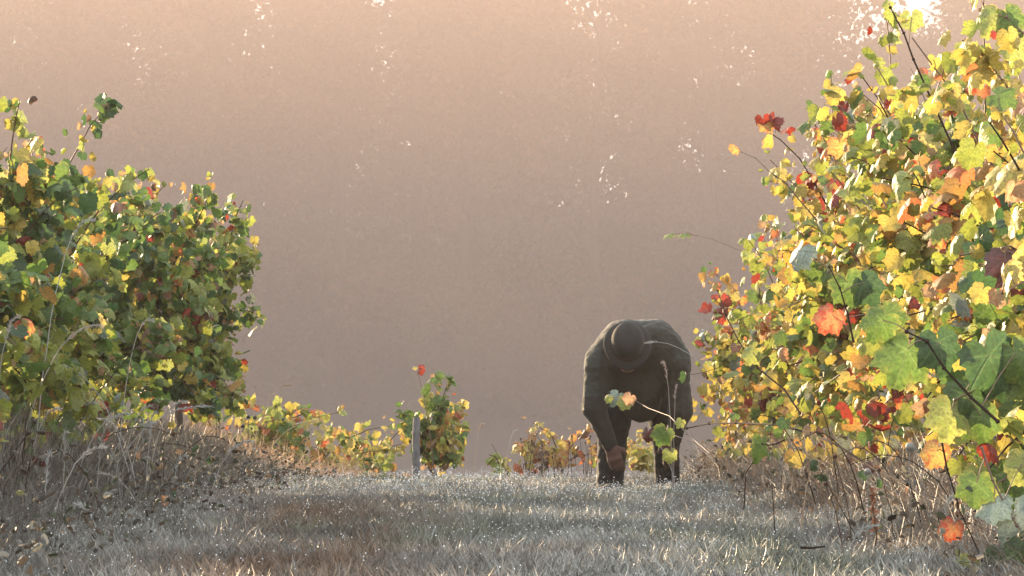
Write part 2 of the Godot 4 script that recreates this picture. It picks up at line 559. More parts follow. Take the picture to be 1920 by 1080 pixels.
func far_vines() -> void:
	var g := "small vines beyond the crest of the grass"
	vine("grape_vine", "sunlit low vine sprawling under the far end of the left row", g, -1.8, 22.0, 0.46, 0.66, 0.5, 16, 210, 160, PAL_FAR, 0.0672, 301, 0.2, -1.0)
	vine("grape_vine", "low yellow vine between the left row and the orange tuft", g, -1.35, 22.6, 0.44, 0.55, 0.45, 12, 125, 80, PAL_FAR, 0.0672, 302, 0.15, -1.0)
	vine("grape_vine", "small orange and yellow vine left of the grey post", g, -1.0, 23.4, 0.44, 0.34, 0.3, 8, 84, 60, PAL_FAR, 0.0627, 303, 0.2, -1.0)
	vine("grape_vine", "upright green and yellow vine growing against the grey post", g, -0.58, 23.5, 0.78, 0.24, 0.25, 16, 196, 180, ["lime", "lime", "green", "green", "green", "yellow", "gold", "orange", "tan"], 0.0717, 304, 0.3, -1.0)
	vine("grape_vine", "tiny pale vine shoot standing alone in the middle of the crest", g, -0.1, 23.2, 0.38, 0.07, 0.07, 4, 19, 0, ["tan", "lime", "tan", "yellow"], 0.0627, 305, 0.5)
	vine("grape_vine", "dry orange vine among seed heads left of the bending man", g, 0.36, 22.6, 0.48, 0.34, 0.3, 10, 112, 80, ["tan", "tan", "gold", "brown", "orange", "yellow"], 0.0538, 306, 0.2)
	vine("grape_vine", "low yellow vine seen just left of the man's knee", g, 0.66, 21.6, 0.36, 0.16, 0.2, 8, 98, 60, ["gold", "yellow", "gold", "lime", "orange"], 0.0493, 307, 0.2)
	vine("grape_vine", "small yellow vine seen between the man's legs", g, 0.86, 21.2, 0.36, 0.12, 0.15, 6, 47, 20, ["yellow", "lime", "orange", "yellow"], 0.0582, 308, 0.3)
	# the post
	var base := on_ground(-0.66, 23.2)
	var post := thing("vineyard_post", "weathered grey wooden post with a split side, standing in front of a small vine", "post", base)
	var h := (EYE_LINE - 783.0) / F * 23.2 - base.y
	var st := new_st()
	rng.seed = 400
	tube(st, [Vector3(0, -0.1, 0), Vector3(0.002, h * 0.3, 0), Vector3(-0.002, h * 0.7, 0.001), Vector3(0.003, h - 0.01, 0), Vector3(0.003, h, 0)], 0.028, 0.025, 9)
	tube(st, [Vector3(0.003, h - 0.0005, 0), Vector3(0.003, h + 0.008, 0)], 0.029, 0.002, 9)
	part(post, "shaft", st.commit(), M.post)
	var wire := new_st()
	for k in 2:
		var pts := []
		for i in 17:
			var w := TAU * i / 16.0
			pts.append(Vector3(0.003 + cos(w) * 0.035, h - 0.1 - k * 0.012 + sin(w * 2.0) * 0.002, sin(w) * 0.035))
		tube(wire, pts, 0.0018, 0.0018, 4)
	part(post, "wire_tie", wire.commit(), M.steel)
	# a thin shoot with two leaves rising over that vine
	var sp := on_ground(-0.55, 23.35)
	var shoot := thing("vine_shoot", "thin bare shoot rising above the post, with one pale and one red leaf", "shoot", sp)
	var t := spot(781, 690, 23.35) - sp
	st = new_st()
	tube(st, bez(Vector3.ZERO, Vector3(0.02, 0.4, 0), t, 9, 0.006), 0.005, 0.0018, 5)
	part(shoot, "cane", st.commit(), M.cane)
	part(shoot, "leaf", leaf_meshes[0], leaf_mats.yellow, leaf_frame(Vector3(0.2, 0.7, 0.6), Vector3(-0.2, 0.4, 0), 0.035, t))
	part(shoot, "leaf", curled_meshes[0], leaf_mats.red, leaf_frame(Vector3(0.8, 0.2, 0.4), Vector3(0.1, -1, 0), 0.075, t + Vector3(0.06, 0.0, 0)))
	st = new_st()
	tube(st, [t + Vector3(-0.01, -0.06, 0), t + Vector3(0.03, -0.02, 0), t + Vector3(0.06, 0, 0)], 0.0014, 0.001, 4)
	part(shoot, "petiole", st.commit(), M.cane_pale)


# ==================================================================== terrain, woodland, mist
func terrain() -> void:
	var xs := []
	var ds := []
	var v := -140.0
	while v <= 140.0:
		xs.append(v)
		v += 0.12 if absf(v) < 4.0 else (0.6 if absf(v) < 12.0 else 5.0)
	v = -60.0
	while v <= 260.0:
		ds.append(v)
		v += 0.14 if v >= 6.0 and v < 24.0 else (0.6 if v > -4.0 and v < 36.0 else 4.0)
	var vert := PackedVector3Array()
	var idx := PackedInt32Array()
	var nx := xs.size()
	for d in ds:
		for x in xs:
			vert.append(Vector3(x, ground(x, d), -d))
	for j in ds.size() - 1:
		for i in nx - 1:
			var a := j * nx + i
			idx.append_array([a, a + nx, a + nx + 1, a, a + nx + 1, a + 1])
	var arr := []
	arr.resize(Mesh.ARRAY_MAX)
	arr[Mesh.ARRAY_VERTEX] = vert
	arr[Mesh.ARRAY_INDEX] = idx
	var am := ArrayMesh.new()
	am.add_surface_from_arrays(Mesh.PRIMITIVE_TRIANGLES, arr)
	var st := SurfaceTool.new()
	st.create_from(am, 0)
	st.generate_normals()
	var o := MeshInstance3D.new()
	o.name = "ground"
	o.mesh = st.commit()
	o.material_override = M.soil
	add_child(o)
	tag(o, "sloping vineyard ground under the frosted grass and the wood", "ground", "", "structure")


func woodland() -> void:
	rng.seed = 31
	var st := new_st()
	for k in 120:
		var c := rvec() * rnd(0.1, 0.8)
		var n := rvec()
		var u := n.cross(rvec()).normalized()
		var w := n.cross(u)
		var s := rnd(0.055, 0.13)
		st.set_normal(n)
		var q := [c - u * s, c + w * s * 0.6, c + u * s, c - u * s, c + u * s, c - w * s * 0.6]
		for p in q:
			st.add_vertex(p)
	var clump := st.commit()
	var xf: Array[Transform3D] = []
	var cols: Array[Color] = []
	var wood := new_st()
	for row in 4:
		var d0: float = [86.0, 91.0, 96.0, 101.0][row]
		var x := -44.0 + row * 1.3
		while x < 44.0:
			var d := d0 + rnd(-1.5, 1.5)
			var px := 960.0 + x / d * F
			var top := rnd(12.6, 15.5)
			if px > 1560.0 and px < 1860.0:
				top = 720.0 / F * d - 1.1 + rnd(-0.3, 0.3) + absf(px - 1690.0) / 50.0
			var gy := ground(x, d)
			tube(wood, bez(Vector3(x, gy - 0.3, -d), Vector3(x + rnd(-0.5, 0.5), gy + 4.0, -d), Vector3(x + rnd(-0.8, 0.8), top - 1.5, -d), 7, 0.05), 0.22, 0.03, 6)
			for b in 7:
				var y0 := rnd(gy + 2.5, top - 2.5)
				tube(wood, bez(Vector3(x, y0, -d), Vector3(x, y0 + 1.0, -d) + rvec() * 0.8, Vector3(x + rnd(-2.5, 2.5), y0 + rnd(0.8, 2.0), -d + rnd(-2.5, 2.5)), 5, 0.05), 0.07, 0.015, 4)
			var rad := rnd(2.0, 2.8)
			var n := 99
			for i in n:
				var t := rng.randf()
				var y := lerpf(gy + 0.2, top, t)
				var rr := rad * (1.0 - pow(t, 3.0) * 0.75) * rnd(0.25, 1.0)
				var a := rnd(0, TAU)
				var b := Basis.from_euler(Vector3(rnd(0, TAU), rnd(0, TAU), 0)).scaled(Vector3.ONE * rnd(0.7, 1.35))
				xf.append(Transform3D(b, Vector3(x + cos(a) * rr, y, -d + sin(a) * rr)))
				var v := rnd(0.5, 1.5)
				cols.append(Color(0.085 * v, 0.075 * v, 0.03 * v) if rng.randf() < 0.6 else Color(0.14 * v, 0.075 * v, 0.03 * v))
			x += rnd(2.6, 3.8)
	var root := thing("woodland", "misty autumn woodland filling the whole background", "woodland", Vector3.ZERO)
	root.set_meta("kind", "stuff")
	part(root, "branches", wood.commit(), M.bark).set_meta("kind", "stuff")
	scatter(root, "foliage", clump, M.wood_leaf, xf, cols)


func scatter(parent: Node, called: String, mesh: Mesh, m: Material, xf: Array[Transform3D], cols: Array[Color]) -> MultiMeshInstance3D:
	var mm := MultiMesh.new()
	mm.transform_format = MultiMesh.TRANSFORM_3D
	mm.use_colors = cols.size() > 0
	mm.mesh = mesh
	mm.instance_count = xf.size()
	for i in xf.size():
		mm.set_instance_transform(i, xf[i])
		if cols.size() > 0:
			mm.set_instance_color(i, cols[i])
	var mi := MultiMeshInstance3D.new()
	mi.name = called
	mi.multimesh = mm
	mi.material_override = m
	mi.set_meta("kind", "stuff")
	parent.add_child(mi, true)
	return mi


func mist() -> void:
	var fog := FogVolume.new()
	fog.name = "mist"
	fog.shape = RenderingServer.FOG_VOLUME_SHAPE_BOX
	fog.size = Vector3(200, 22.5, 72.0)
	fog.position = Vector3(0, 1.25, -38.0 - 36.0)
	var fm := FogMaterial.new()
	fm.albedo = Color(0.785, 0.70, 0.66)
	fm.density = 0.0235
	fog.material = fm
	add_child(fog)
	tag(fog, "pinkish morning mist lying in the valley before the wood", "mist", "", "stuff")


# ==================================================================== grass
func blade(st: SurfaceTool, root: Vector3, dir: Vector3, len_: float, w: float, bend: Vector3) -> void:
	var side := dir.cross(Vector3(rnd(-1, 1), 0.2, rnd(-1, 1))).normalized() * w
	var a := root
	var b := root + dir * len_ * 0.55 + bend * 0.3
	var c := root + dir * len_ * 0.9 + bend
	var n := dir.cross(side).normalized()
	st.set_normal(n)
	for p in [a - side, a + side, b + side * 0.8, a - side, b + side * 0.8, b - side * 0.8, b - side * 0.8, b + side * 0.8, c]:
		st.add_vertex(p)


func tuft(blades: int, h: float, spread: float, w: float, lean: float) -> ArrayMesh:
	var st := new_st()
	for i in blades:
		var r := Vector3(rnd(-spread, spread), 0, rnd(-spread, spread))
		var dir := (Vector3.UP + Vector3(rnd(-lean, lean), 0, rnd(-lean, lean))).normalized()
		blade(st, r, dir, h * rnd(0.5, 1.1), w * rnd(0.7, 1.2), Vector3(rnd(-1, 1), rnd(-0.5, 0.0), rnd(-1, 1)) * h * 0.35)
	return st.commit()


func grass() -> void:
	rng.seed = 55
	var short := tuft(15, 0.075, 0.05, 0.0017, 0.6)
	var xf: Array[Transform3D] = []
	var cols: Array[Color] = []
	var drops: Array[Transform3D] = []
	for i in 76000:
		var d := 6.6 + 17.4 * sqrt(rng.randf())
		var half := 0.165 * d + 0.3
		var x := rnd(-half, half)
		if x < -2.6 or x > 2.6:
			continue
		var p := on_ground(x, d)
		var n := patch_noise.get_noise_2d(x * 1.3, d * 0.55)
		var n2 := patch_noise.get_noise_2d(x * 4.0 + 50.0, d * 2.0)
		var s := rnd(0.6, 1.25) * (1.0 + n2 * 0.5)
		xf.append(Transform3D(Basis.from_euler(Vector3(0, rnd(0, TAU), 0)).scaled(Vector3(1, s, 1)), p - Vector3(0, 0.004, 0)))
		var v := rnd(0.35, 1.5) * (1.0 + n2 * 0.6)
		var frost := Color(0.78, 0.8, 0.78)
		var dry := Color(0.42, 0.26, 0.18)
		var green := Color(0.36, 0.42, 0.3)
		# a browner patch runs along the middle of the alley
		var mid := exp(-pow((x + 0.55 + (d - 10.0) * 0.03) / 0.42, 2.0)) * (1.0 - smoothstep(12.5, 16.0, d))
		var b := clampf(smoothstep(0.05, 0.45, n) * 0.35 + mid * (0.75 + n2 * 0.8) + rnd(-0.25, 0.2), 0.0, 1.0)
		var g := clampf(smoothstep(0.1, 0.45, -n) * 0.6 + rnd(-0.2, 0.2), 0.0, 0.9)
		var c := frost.lerp(dry, b).lerp(green, g)
		cols.append(Color(c.r * v, c.g * v, c.b * v))
		if rng.randf() < (0.34 + n2 * 0.8) * (1.0 - b * 0.8):
			var r := rnd(0.0006, 0.0017) * (0.5 + d / 16.0)
			drops.append(Transform3D(Basis().scaled(Vector3.ONE * r), p + Vector3(rnd(-0.05, 0.05), rnd(0.04, 0.09) * s, rnd(-0.05, 0.05))))
	var o := scatter(self, "grass", short, M.blade, xf, cols)
	tag(o, "short frosted grass covering the alley between the two vine rows", "grass", "", "stuff")
	var ball := SphereMesh.new()
	ball.radius = 1.0
	ball.height = 2.0
	ball.radial_segments = 8
	ball.rings = 4
	var dw := scatter(self, "dew", ball, M.dew, drops, [] as Array[Color])
	tag(dw, "bright dewdrops glinting all over the grey grass", "dew", "", "stuff")
	# coarser clumps standing in the short grass
	var coarse := tuft(22, 0.12, 0.035, 0.0019, 0.7)
	var ox: Array[Transform3D] = []
	var oc: Array[Color] = []
	for i in 800:
		var d := 7.0 + 14.0 * sqrt(rng.randf())
		var x := rnd(-1.7, 1.5)
		if patch_noise.get_noise_2d(x * 2.0 + 20.0, d * 1.2) < 0.05:
			continue
		ox.append(Transform3D(Basis.from_euler(Vector3(0, rnd(0, TAU), 0)).scaled(Vector3.ONE * rnd(0.5, 1.0)), on_ground(x, d)))
		var v := rnd(0.6, 1.2)
		var c: Color = pick([Color(0.62, 0.66, 0.6), Color(0.4, 0.48, 0.32), Color(0.55, 0.5, 0.42), Color(0.75, 0.77, 0.75)])
		oc.append(Color(c.r * v, c.g * v, c.b * v))
	var cg := scatter(self, "coarse_grass", coarse, M.blade, ox, oc)
	tag(cg, "coarser frosted grass clumps standing up in the alley", "grass", "", "stuff")
	# tangled dead stems in the banks
	var wild := tuft(6, 0.46, 0.14, 0.0013, 1.9)
	var wx: Array[Transform3D] = []
	var wc: Array[Color] = []
	for i in 4600:
		var left := rng.randf() < 0.55
		var x := -1.15 - absf(rng.randfn(0, 0.55)) if left else 1.1 + absf(rng.randfn(0, 0.4))
		var d := rnd(7.4, 21.0)
		var k := rnd(0.25, 1.0) * (lerpf(0.4, 1.0, 1.0 - smoothstep(-1.9, -1.15, x)) if left else lerpf(0.5, 1.0, smoothstep(1.1, 1.5, x)))
		if d < 9.5 and not left:
			k *= 0.8
		wx.append(Transform3D(Basis.from_euler(Vector3(0, rnd(0, TAU), 0)).scaled(Vector3.ONE * k), on_ground(x, d)))
		var v := rnd(0.5, 1.3)
		var c: Color = pick([Color(0.6, 0.6, 0.58), Color(0.12, 0.09, 0.07), Color(0.1, 0.08, 0.07), Color(0.5, 0.43, 0.36), Color(0.7, 0.7, 0.68)])
		wc.append(Color(c.r * v, c.g * v, c.b * v))
	var wd := scatter(self, "dead_stems", wild, M.blade, wx, wc)
	tag(wd, "tangled grey dead weed stems along both banks", "weeds", "", "stuff")
	# small weed leaves in both banks
	var lx: Array[Transform3D] = []
	var lc: Array[Color] = []
	for i in 3200:
		var left := rng.randf() < 0.6
		var x := -1.05 - absf(rng.randfn(0, 0.5)) if left else 1.0 + absf(rng.randfn(0, 0.4))
		var d := rnd(7.4, 21.0)
		var p := on_ground(x, d) + Vector3(0, absf(rng.randfn(0.03, 0.11)), 0)
		lx.append(leaf_frame(rvec() + Vector3(0, 0.6, 0), rvec(), rnd(0.012, 0.028), p) * Transform3D(Basis().scaled(Vector3(rnd(0.25, 0.6), 1, 1)), Vector3.ZERO))
		var v := rnd(0.5, 1.3)
		var c: Color = pick([Color(0.15, 0.155, 0.14), Color(0.07, 0.09, 0.05), Color(0.08, 0.06, 0.045), Color(0.04, 0.033, 0.028), Color(0.13, 0.1, 0.07), Color(0.2, 0.2, 0.19)])
		lc.append(Color(c.r * v, c.g * v, c.b * v))
	var lw := scatter(self, "bank_weeds", curled_meshes[1], plain_leaf, lx, lc)
	tag(lw, "low grey and brown weed leaves tangled along both banks", "weeds", "", "stuff")
	# tall dry grass at the feet of the rows
	var tall := tuft(14, 0.31, 0.11, 0.0014, 0.4)
	for side in [1.0, -1.0]:
		var tx: Array[Transform3D] = []
		var tc: Array[Color] = []
		for i in 7600:
			var d := rnd(7.2, 22.0)
			var x: float
			if side > 0.0:
				x = rng.randfn(1.55, 0.28)
				if x < 0.98 + (0.1 if d > 15.0 else 0.0) or x > 2.3:
					continue
			else:
				x = rng.randfn(-2.0, 0.34)
				if x > -1.1 or x < -2.9:
					continue
			var s := rnd(0.15, 1.1) * rnd(0.7, 1.0)
			if side > 0.0:
				s *= lerpf(0.55, 1.0, smoothstep(1.0, 1.4, x)) * lerpf(0.45, 1.15, smoothstep(9.5, 14.0, d))
			else:
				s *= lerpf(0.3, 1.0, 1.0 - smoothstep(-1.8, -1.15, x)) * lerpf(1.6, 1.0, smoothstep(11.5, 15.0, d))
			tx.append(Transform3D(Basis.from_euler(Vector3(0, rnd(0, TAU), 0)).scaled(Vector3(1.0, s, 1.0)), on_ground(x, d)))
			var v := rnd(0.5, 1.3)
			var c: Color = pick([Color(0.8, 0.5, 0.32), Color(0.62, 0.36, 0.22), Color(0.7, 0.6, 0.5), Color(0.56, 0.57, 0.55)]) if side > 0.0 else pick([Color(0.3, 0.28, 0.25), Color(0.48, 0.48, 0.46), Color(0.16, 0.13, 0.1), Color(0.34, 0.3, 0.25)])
			tc.append(Color(c.r * v, c.g * v, c.b * v))
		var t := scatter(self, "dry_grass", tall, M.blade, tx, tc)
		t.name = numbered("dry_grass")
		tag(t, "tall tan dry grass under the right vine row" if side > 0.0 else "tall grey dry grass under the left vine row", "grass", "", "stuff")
	# sunlit straw lying over at the far end of the left row
	var straw := tuft(10, 0.36, 0.08, 0.002, 1.1)
	var sx: Array[Transform3D] = []
	var sc: Array[Color] = []
	for i in 700:
		var d := rnd(20.6, 23.0)
		var x := rng.randfn(-1.7, 0.36)
		if x > -0.95:
			continue
		sx.append(Transform3D(Basis.from_euler(Vector3(0, rnd(0, TAU), 0)).scaled(Vector3.ONE * rnd(0.5, 1.1)), on_ground(x, d)))
		var v := rnd(0.7, 1.3)
		sc.append(Color(0.5 * v, 0.32 * v, 0.2 * v))
	var s := scatter(self, "straw", straw, M.straw, sx, sc)
	tag(s, "sunlit pale straw lying over at the far end of the left row", "straw", "", "stuff")


# ==================================================================== single stems
func ball_mesh(st: SurfaceTool, c: Vector3, r: float, col: Color, sq := 1.0) -> void:
	st.set_color(col)
	for j in 4:
		for i in 6:
			var q := []
			for e in [[i, j], [i + 1, j], [i + 1, j + 1], [i, j + 1]]:
				var a: float = TAU * e[0] / 6.0
				var b: float = PI * e[1] / 4.0 - PI / 2
				q.append(Vector3(cos(a) * cos(b), sin(b) * sq, sin(a) * cos(b)))
			for k in [0, 1, 2, 0, 2, 3]:
				st.set_normal(q[k])
				st.add_vertex(c + q[k] * r)


# plume: a bent grass stem with a feathery grey head
func plume(label: String, px: float, py: float, px2: float, py2: float, d: float, head: float, col: Color, group := "") -> void:
	var tip := spot(px2, py2, d)
	var b := on_ground(spot(px, py, d).x, d)
	b.y = minf(b.y, spot(px, py, d).y)
	var o := thing("grass_plume", label, "grass stem", b, group)
	var t := tip - b
	var path := bez(Vector3.ZERO, Vector3(t.x * 0.35, maxf(t.y, 0.05) * 1.05, t.z), t, 14, 0.002)
	var st := new_st()
	tube(st, path, 0.0022, 0.0012, 4, col)
	part(o, "stem", st.commit(), M.stalk)
	var hs := new_st()
	hs.set_color(col * 1.15)
	var total := 0.0
	for i in range(13, 0, -1):
		var a: Vector3 = path[i]
		var c: Vector3 = path[i - 1]
		var seg := (a - c).length()
		if total > head:
			break
		for k in int(6 + seg * 500.0):
			var q := c.lerp(a, rng.randf())
			blade(hs, q, ((a - c).normalized() + rvec() * 0.6).normalized(), rnd(0.012, 0.026), 0.0013, Vector3.ZERO)
		total += seg
	part(o, "seed_head", hs.commit(), M.stalk)


# umbel: a stem with a closed round nest of a seed head
func umbel(called: String, label: String, px: float, py: float, d: float, r: float, col: Color, lean := 0.0, group := "") -> void:
	var c := spot(px, py, d)
	var b := on_ground(c.x + lean, d)
	var o := thing(called, label, "seed head", b, group)
	var t := c - b
	var st := new_st()
	tube(st, bez(Vector3.ZERO, Vector3(t.x * 0.2, t.y * 0.6, 0), t - Vector3(0, r * 0.8, 0), 7, 0.003), 0.002, 0.0015, 4, col * 0.5)
	part(o, "stem", st.commit(), M.stalk)
	var hs := new_st()
	hs.set_color(col)
	for i in 110:
		var n := rvec()
		n.y = n.y * 0.9
		var base := t + Vector3(0, -r * 0.9, 0)
		var p := t + n * r
		var dir := (p - base).normalized()
		blade(hs, base.lerp(p, 0.55), dir, (p - base).length() * 0.5, 0.0012, (t - p) * 0.25)
	ball_mesh(hs, t, r * 0.7, col * 0.7)
	part(o, "head", hs.commit(), M.stalk)


func stalk(called: String, label: String, pts: Array, d: float, r: float, m: Material, buds: int, group := "") -> void:
	var b := spot(pts[0].x, pts[0].y, d)
	var o := thing(called, label, "stalk", b, group)
	var path := []
	for p in pts:
		path.append(spot(p.x, p.y, d) - b + Vector3(0, 0, rnd(-0.01, 0.01)))
	var st := new_st()
	tube(st, path, r, r * 0.6, 5)
	part(o, "stem", st.commit(), m)
	for k in buds:
		var i: int = path.size() - 1 - k
		if i < 0:
			break
		var hs := new_st()
		ball_mesh(hs, path[i], r * 3.2, Color(0.045, 0.032, 0.025), 1.25)
		part(o, "seed_head", hs.commit(), M.stalk)


func weeds() -> void:
	rng.seed = 88
	var grey := Color(0.4, 0.41, 0.4)
	var pale := Color(0.48, 0.44, 0.4)
	var tan := Color(0.5, 0.36, 0.24)
	# left bank
	plume("long grey grass plume arching from the picture edge across the left vines", 20, 800, 190, 612, 11.5, 0.1, pale)
	plume("grey plume lying almost level under the left vines", 180, 850, 395, 762, 12.5, 0.16, grey)
	plume("short thick grey plume tipping left below the left vines", 260, 830, 95, 685, 12.8, 0.12, grey)
	plume("fluffy grey plume rising to the right at the dark foot of the left row", 225, 830, 285, 762, 13.5, 0.05, pale)
	plume("drooping grey plume beside the dark gap in the left row", 240, 820, 288, 792, 13.0, 0.05, grey)
	plume("tall straight pale grass stem before the left vines", 215, 790, 285, 600, 13.0, 0.04, pale)
	plume("wide leaning grey stem low in the left bank", 130, 900, 240, 777, 11.8, 0.1, grey)
	plume("thick frosted plume slanting down in the grass at lower left", 190, 990, 145, 945, 10.0, 0.06, grey)
	plume("broad frosted plume among the leaves at the left edge", 60, 560, 175, 412, 12.2, 0.1, grey)
	plume("curved grey plume on the left edge beside green leaves", -20, 700, 35, 594, 11.0, 0.08, pale)
	plume("bent straw with a folded tip sticking out right of the left row", 400, 800, 460, 705, 20.3, 0.05, tan)
	plume("faint thin straw right of the folded one", 470, 800, 545, 722, 20.6, 0.04, tan)
	plume("low straw pointing right above the sunlit low vine", 480, 830, 605, 790, 21.0, 0.06, tan)
	plume("short bright straw with two tips above the seed heads", 470, 800, 502, 778, 20.8, 0.04, tan)
	stalk("dry_stalk", "dark bare stalk with a knobbly tip in the lower left corner", [Vector2(-10, 900), Vector2(20, 860), Vector2(55, 810), Vector2(66, 790)], 10.6, 0.0026, M.cane_dark, 2)
	stalk("dry_stalk", "dark upright stalk just right of the knobbly one", [Vector2(44, 960), Vector2(50, 900), Vector2(60, 850), Vector2(62, 825)], 10.4, 0.002, M.cane_dark, 1)
	stalk("dry_stalk", "thin dark stalk crossing the shaded foot of the left vines", [Vector2(150, 790), Vector2(190, 730), Vector2(240, 670), Vector2(262, 640)], 13.0, 0.0022, M.cane_dark, 0)
	for s in [["upper of the dark round seed heads beside the left row", 413, 706, 20.2], ["dark round seed head hanging just below the left row's lowest leaves", 407, 663, 20.0], ["left one of two dark seed heads above the straw", 466, 781, 20.8], ["right one of two dark seed heads above the straw", 478, 782, 20.9], ["lower dark seed head touching the sunlit straw", 456, 798, 20.7]]:
		umbel("seed_head", s[0], s[1], s[2], s[3], 0.017, Color(0.12, 0.11, 0.11))
	for s in [["left one of two dark clover heads in the grass at lower left", 27, 992, 9.3], ["right one of two dark clover heads in the grass at lower left", 50, 993, 9.35]]:
		umbel("clover_head", s[0], s[1], s[2], s[3], 0.011, Color(0.09, 0.08, 0.075))
	# crest
	stalk("dry_stalk", "dark straight stalk leaning left on the crest, right of the post", [Vector2(955, 895), Vector2(940, 865), Vector2(922, 832)], 20.5, 0.0022, M.cane_dark, 0)
	stalk("dry_stalk", "thin dark stalk leaning left on the crest, left of the post", [Vector2(715, 885), Vector2(702, 855), Vector2(695, 828)], 21.0, 0.002, M.cane_dark, 0)
	plume("pale straw with a hooked tip right of the vine at the post", 888, 890, 905, 795, 22.5, 0.05, tan)
	plume("faint slanting straw in the middle of the mist", 945, 880, 970, 808, 22.0, 0.03, pale)
	# seed-head bush left of the man: each one a stem with a dark button
	var g := "button seed heads left of the bending man"
	for i in 34:
		var px := rnd(968, 1118)
		var py := rnd(822, 880) - (15.0 if px > 1060 else 0.0)
		umbel("button_head", "small dark button seed head on a thin stem left of the bending man", px, py, rnd(20.4, 21.4), 0.0085, Color(0.14, 0.09, 0.07), rnd(-0.04, 0.04), g)
	# right side
	for s in [["large grey closed seed head under the hanging green leaves", 1705, 838, 9.3, 0.019], ["grey closed seed head below the long bare cane", 1626, 884, 9.6, 0.015], ["frosted seed head low in the grass near the bottom edge", 1372, 1032, 9.0, 0.014], ["grey seed head near the bottom right corner", 1820, 1032, 8.6, 0.015]]:
		umbel("closed_seed_head", s[0], s[1], s[2], s[3], s[4], Color(0.42, 0.44, 0.43))
	for s in [["small brown seed head above the grey one on the right bank", 1565, 855, 9.8, 0.009], ["brown seed head on a bent stem in the middle of the right bank", 1548, 906, 9.6, 0.01], ["brown seed head just right of the small grey one", 1647, 880, 9.6, 0.008]]:
		umbel("brown_seed_head", s[0], s[1], s[2], s[3], s[4], Color(0.13, 0.065, 0.04), 0.05)
	stalk("dry_stalk", "dark crooked stalk under the single hanging leaf", [Vector2(1394, 955), Vector2(1396, 920), Vector2(1398, 885), Vector2(1412, 865)], 10.5, 0.0022, M.cane_dark, 0)
	stalk("dry_stalk", "tall thin stalk bending left in the right bank", [Vector2(1605, 1010), Vector2(1580, 960), Vector2(1555, 915), Vector2(1535, 880)], 9.5, 0.0018, M.cane_dark, 0)
	stalk("dry_stalk", "dark short stick lying near the bottom of the right bank", [Vector2(1500, 1026), Vector2(1520, 1027), Vector2(1546, 1024)], 8.9, 0.004, M.cane_dark, 0)
	stalk("dry_stalk", "upright dark stalk left of the lying stick", [Vector2(1452, 1000), Vector2(1449, 950), Vector2(1446, 905)], 9.3, 0.0018, M.cane_dark, 0)
	plume("pale plume bending before the man's chest", 1272, 900, 1195, 812, 16.5, 0.1, grey)
	plume("upright grass head before the man's right-hand arm", 1262, 900, 1268, 725, 16.8, 0.06, Color(0.4, 0.33, 0.3))
	plume("slender grass head crossing the man's jacket", 1262, 900, 1242, 680, 16.7, 0.07, Color(0.4, 0.33, 0.3))
	plume("pale grass head pointing left over the man's shoulder", 1420, 820, 1213, 642, 16.6, 0.05, grey)
	plume("frosted plume curving right beside the man's boots", 1285, 905, 1335, 880, 17.0, 0.08, pale)
	plume("frosted thick plume in the grass under the right vines", 1580, 1060, 1640, 985, 9.0, 0.07, grey)
	plume("grey plume nodding to the right beneath the hanging leaves", 1760, 960, 1790, 930, 8.8, 0.06, grey)
	plume("pale grass plume on the bottom edge right of the middle", 1270, 1090, 1250, 1040, 8.6, 0.05, grey)
	plume("curly pale straw on the right bank", 1500, 880, 1536, 868, 10.4, 0.02, tan)
	for i in 18:
		var d := rnd(10.2, 14.5)
		var x := rnd(-1.9, -1.15)
		var g0 := ground(x, d)
		var px := 960.0 + x / d * F
		var py := EYE_LINE - g0 / d * F
		var up := rnd(70.0, 190.0)
		plume("frosted grey grass plume nodding in the weeds of the left bank", px, py, px + rnd(-110, 110), py - up, d, rnd(0.05, 0.11), pick([grey, pale, Color(0.3, 0.29, 0.27)]), "frosted plumes of the left bank")
	# thin bramble stems
	for i in 22:
		var right := i < 13
		var d := rnd(8.6, 12.5) if right else rnd(10.5, 15.0)
		var x0 := rnd(1.0, 1.45) if right else rnd(-1.75, -1.25)
		var p0 := on_ground(x0, d)
		var o2 := thing("bramble_stem", "thin dark bramble stem arching through the dry grass of the right bank" if right else "thin dark bramble stem arching through the dead weeds of the left bank", "bramble stem", p0, "bramble stems of the right bank" if right else "bramble stems of the left bank")
		var reach := Vector3(rnd(-0.35, 0.4), rnd(0.08, 0.34), rnd(-0.2, 0.2))
		var bs := new_st()
		tube(bs, bez(Vector3.ZERO, Vector3(reach.x * 0.4, reach.y * 1.5, 0), reach, 10, 0.004), 0.0024, 0.0012, 5)
		part(o2, "stem", bs.commit(), M.cane_dark)
		for k in 2:
			part(o2, "leaf", pick(curled_meshes), leaf_mats[pick(["brown", "wine", "deep", "tan"])], leaf_frame(rvec() + Vector3(0, 0.4, 0.6), Vector3.DOWN + rvec() * 0.7, rnd(0.02, 0.038), reach * rnd(0.6, 1.0) + Vector3(0, 0.01, 0)))
	# dock: rusty upright flower stalk
	var b := on_ground(spot(1640, 1000, 9.4).x, 9.4)
	var o := thing("dock_plant", "rusty orange dock stalk with a ragged head on the right bank", "weed", b)
	var st := new_st()
	var tip := spot(1634, 915, 9.4) - b
	tube(st, bez(Vector3.ZERO, Vector3(0.005, 0.1, 0), tip, 8, 0.003), 0.004, 0.002, 5, Color(0.06, 0.04, 0.03))
	part(o, "stem", st.commit(), M.stalk)
	var hs := new_st()
	hs.set_color(Color(0.36, 0.13, 0.06))
	for i in 90:
		var t := rng.randf()
		blade(hs, Vector3(tip.x * t, tip.y * lerpf(0.45, 1.0, t), 0) + rvec() * 0.006, (rvec() + Vector3(0, 0.3, 0)).normalized(), rnd(0.008, 0.022), 0.003, Vector3.ZERO)
	part(o, "seed_head", hs.commit(), M.stalk)


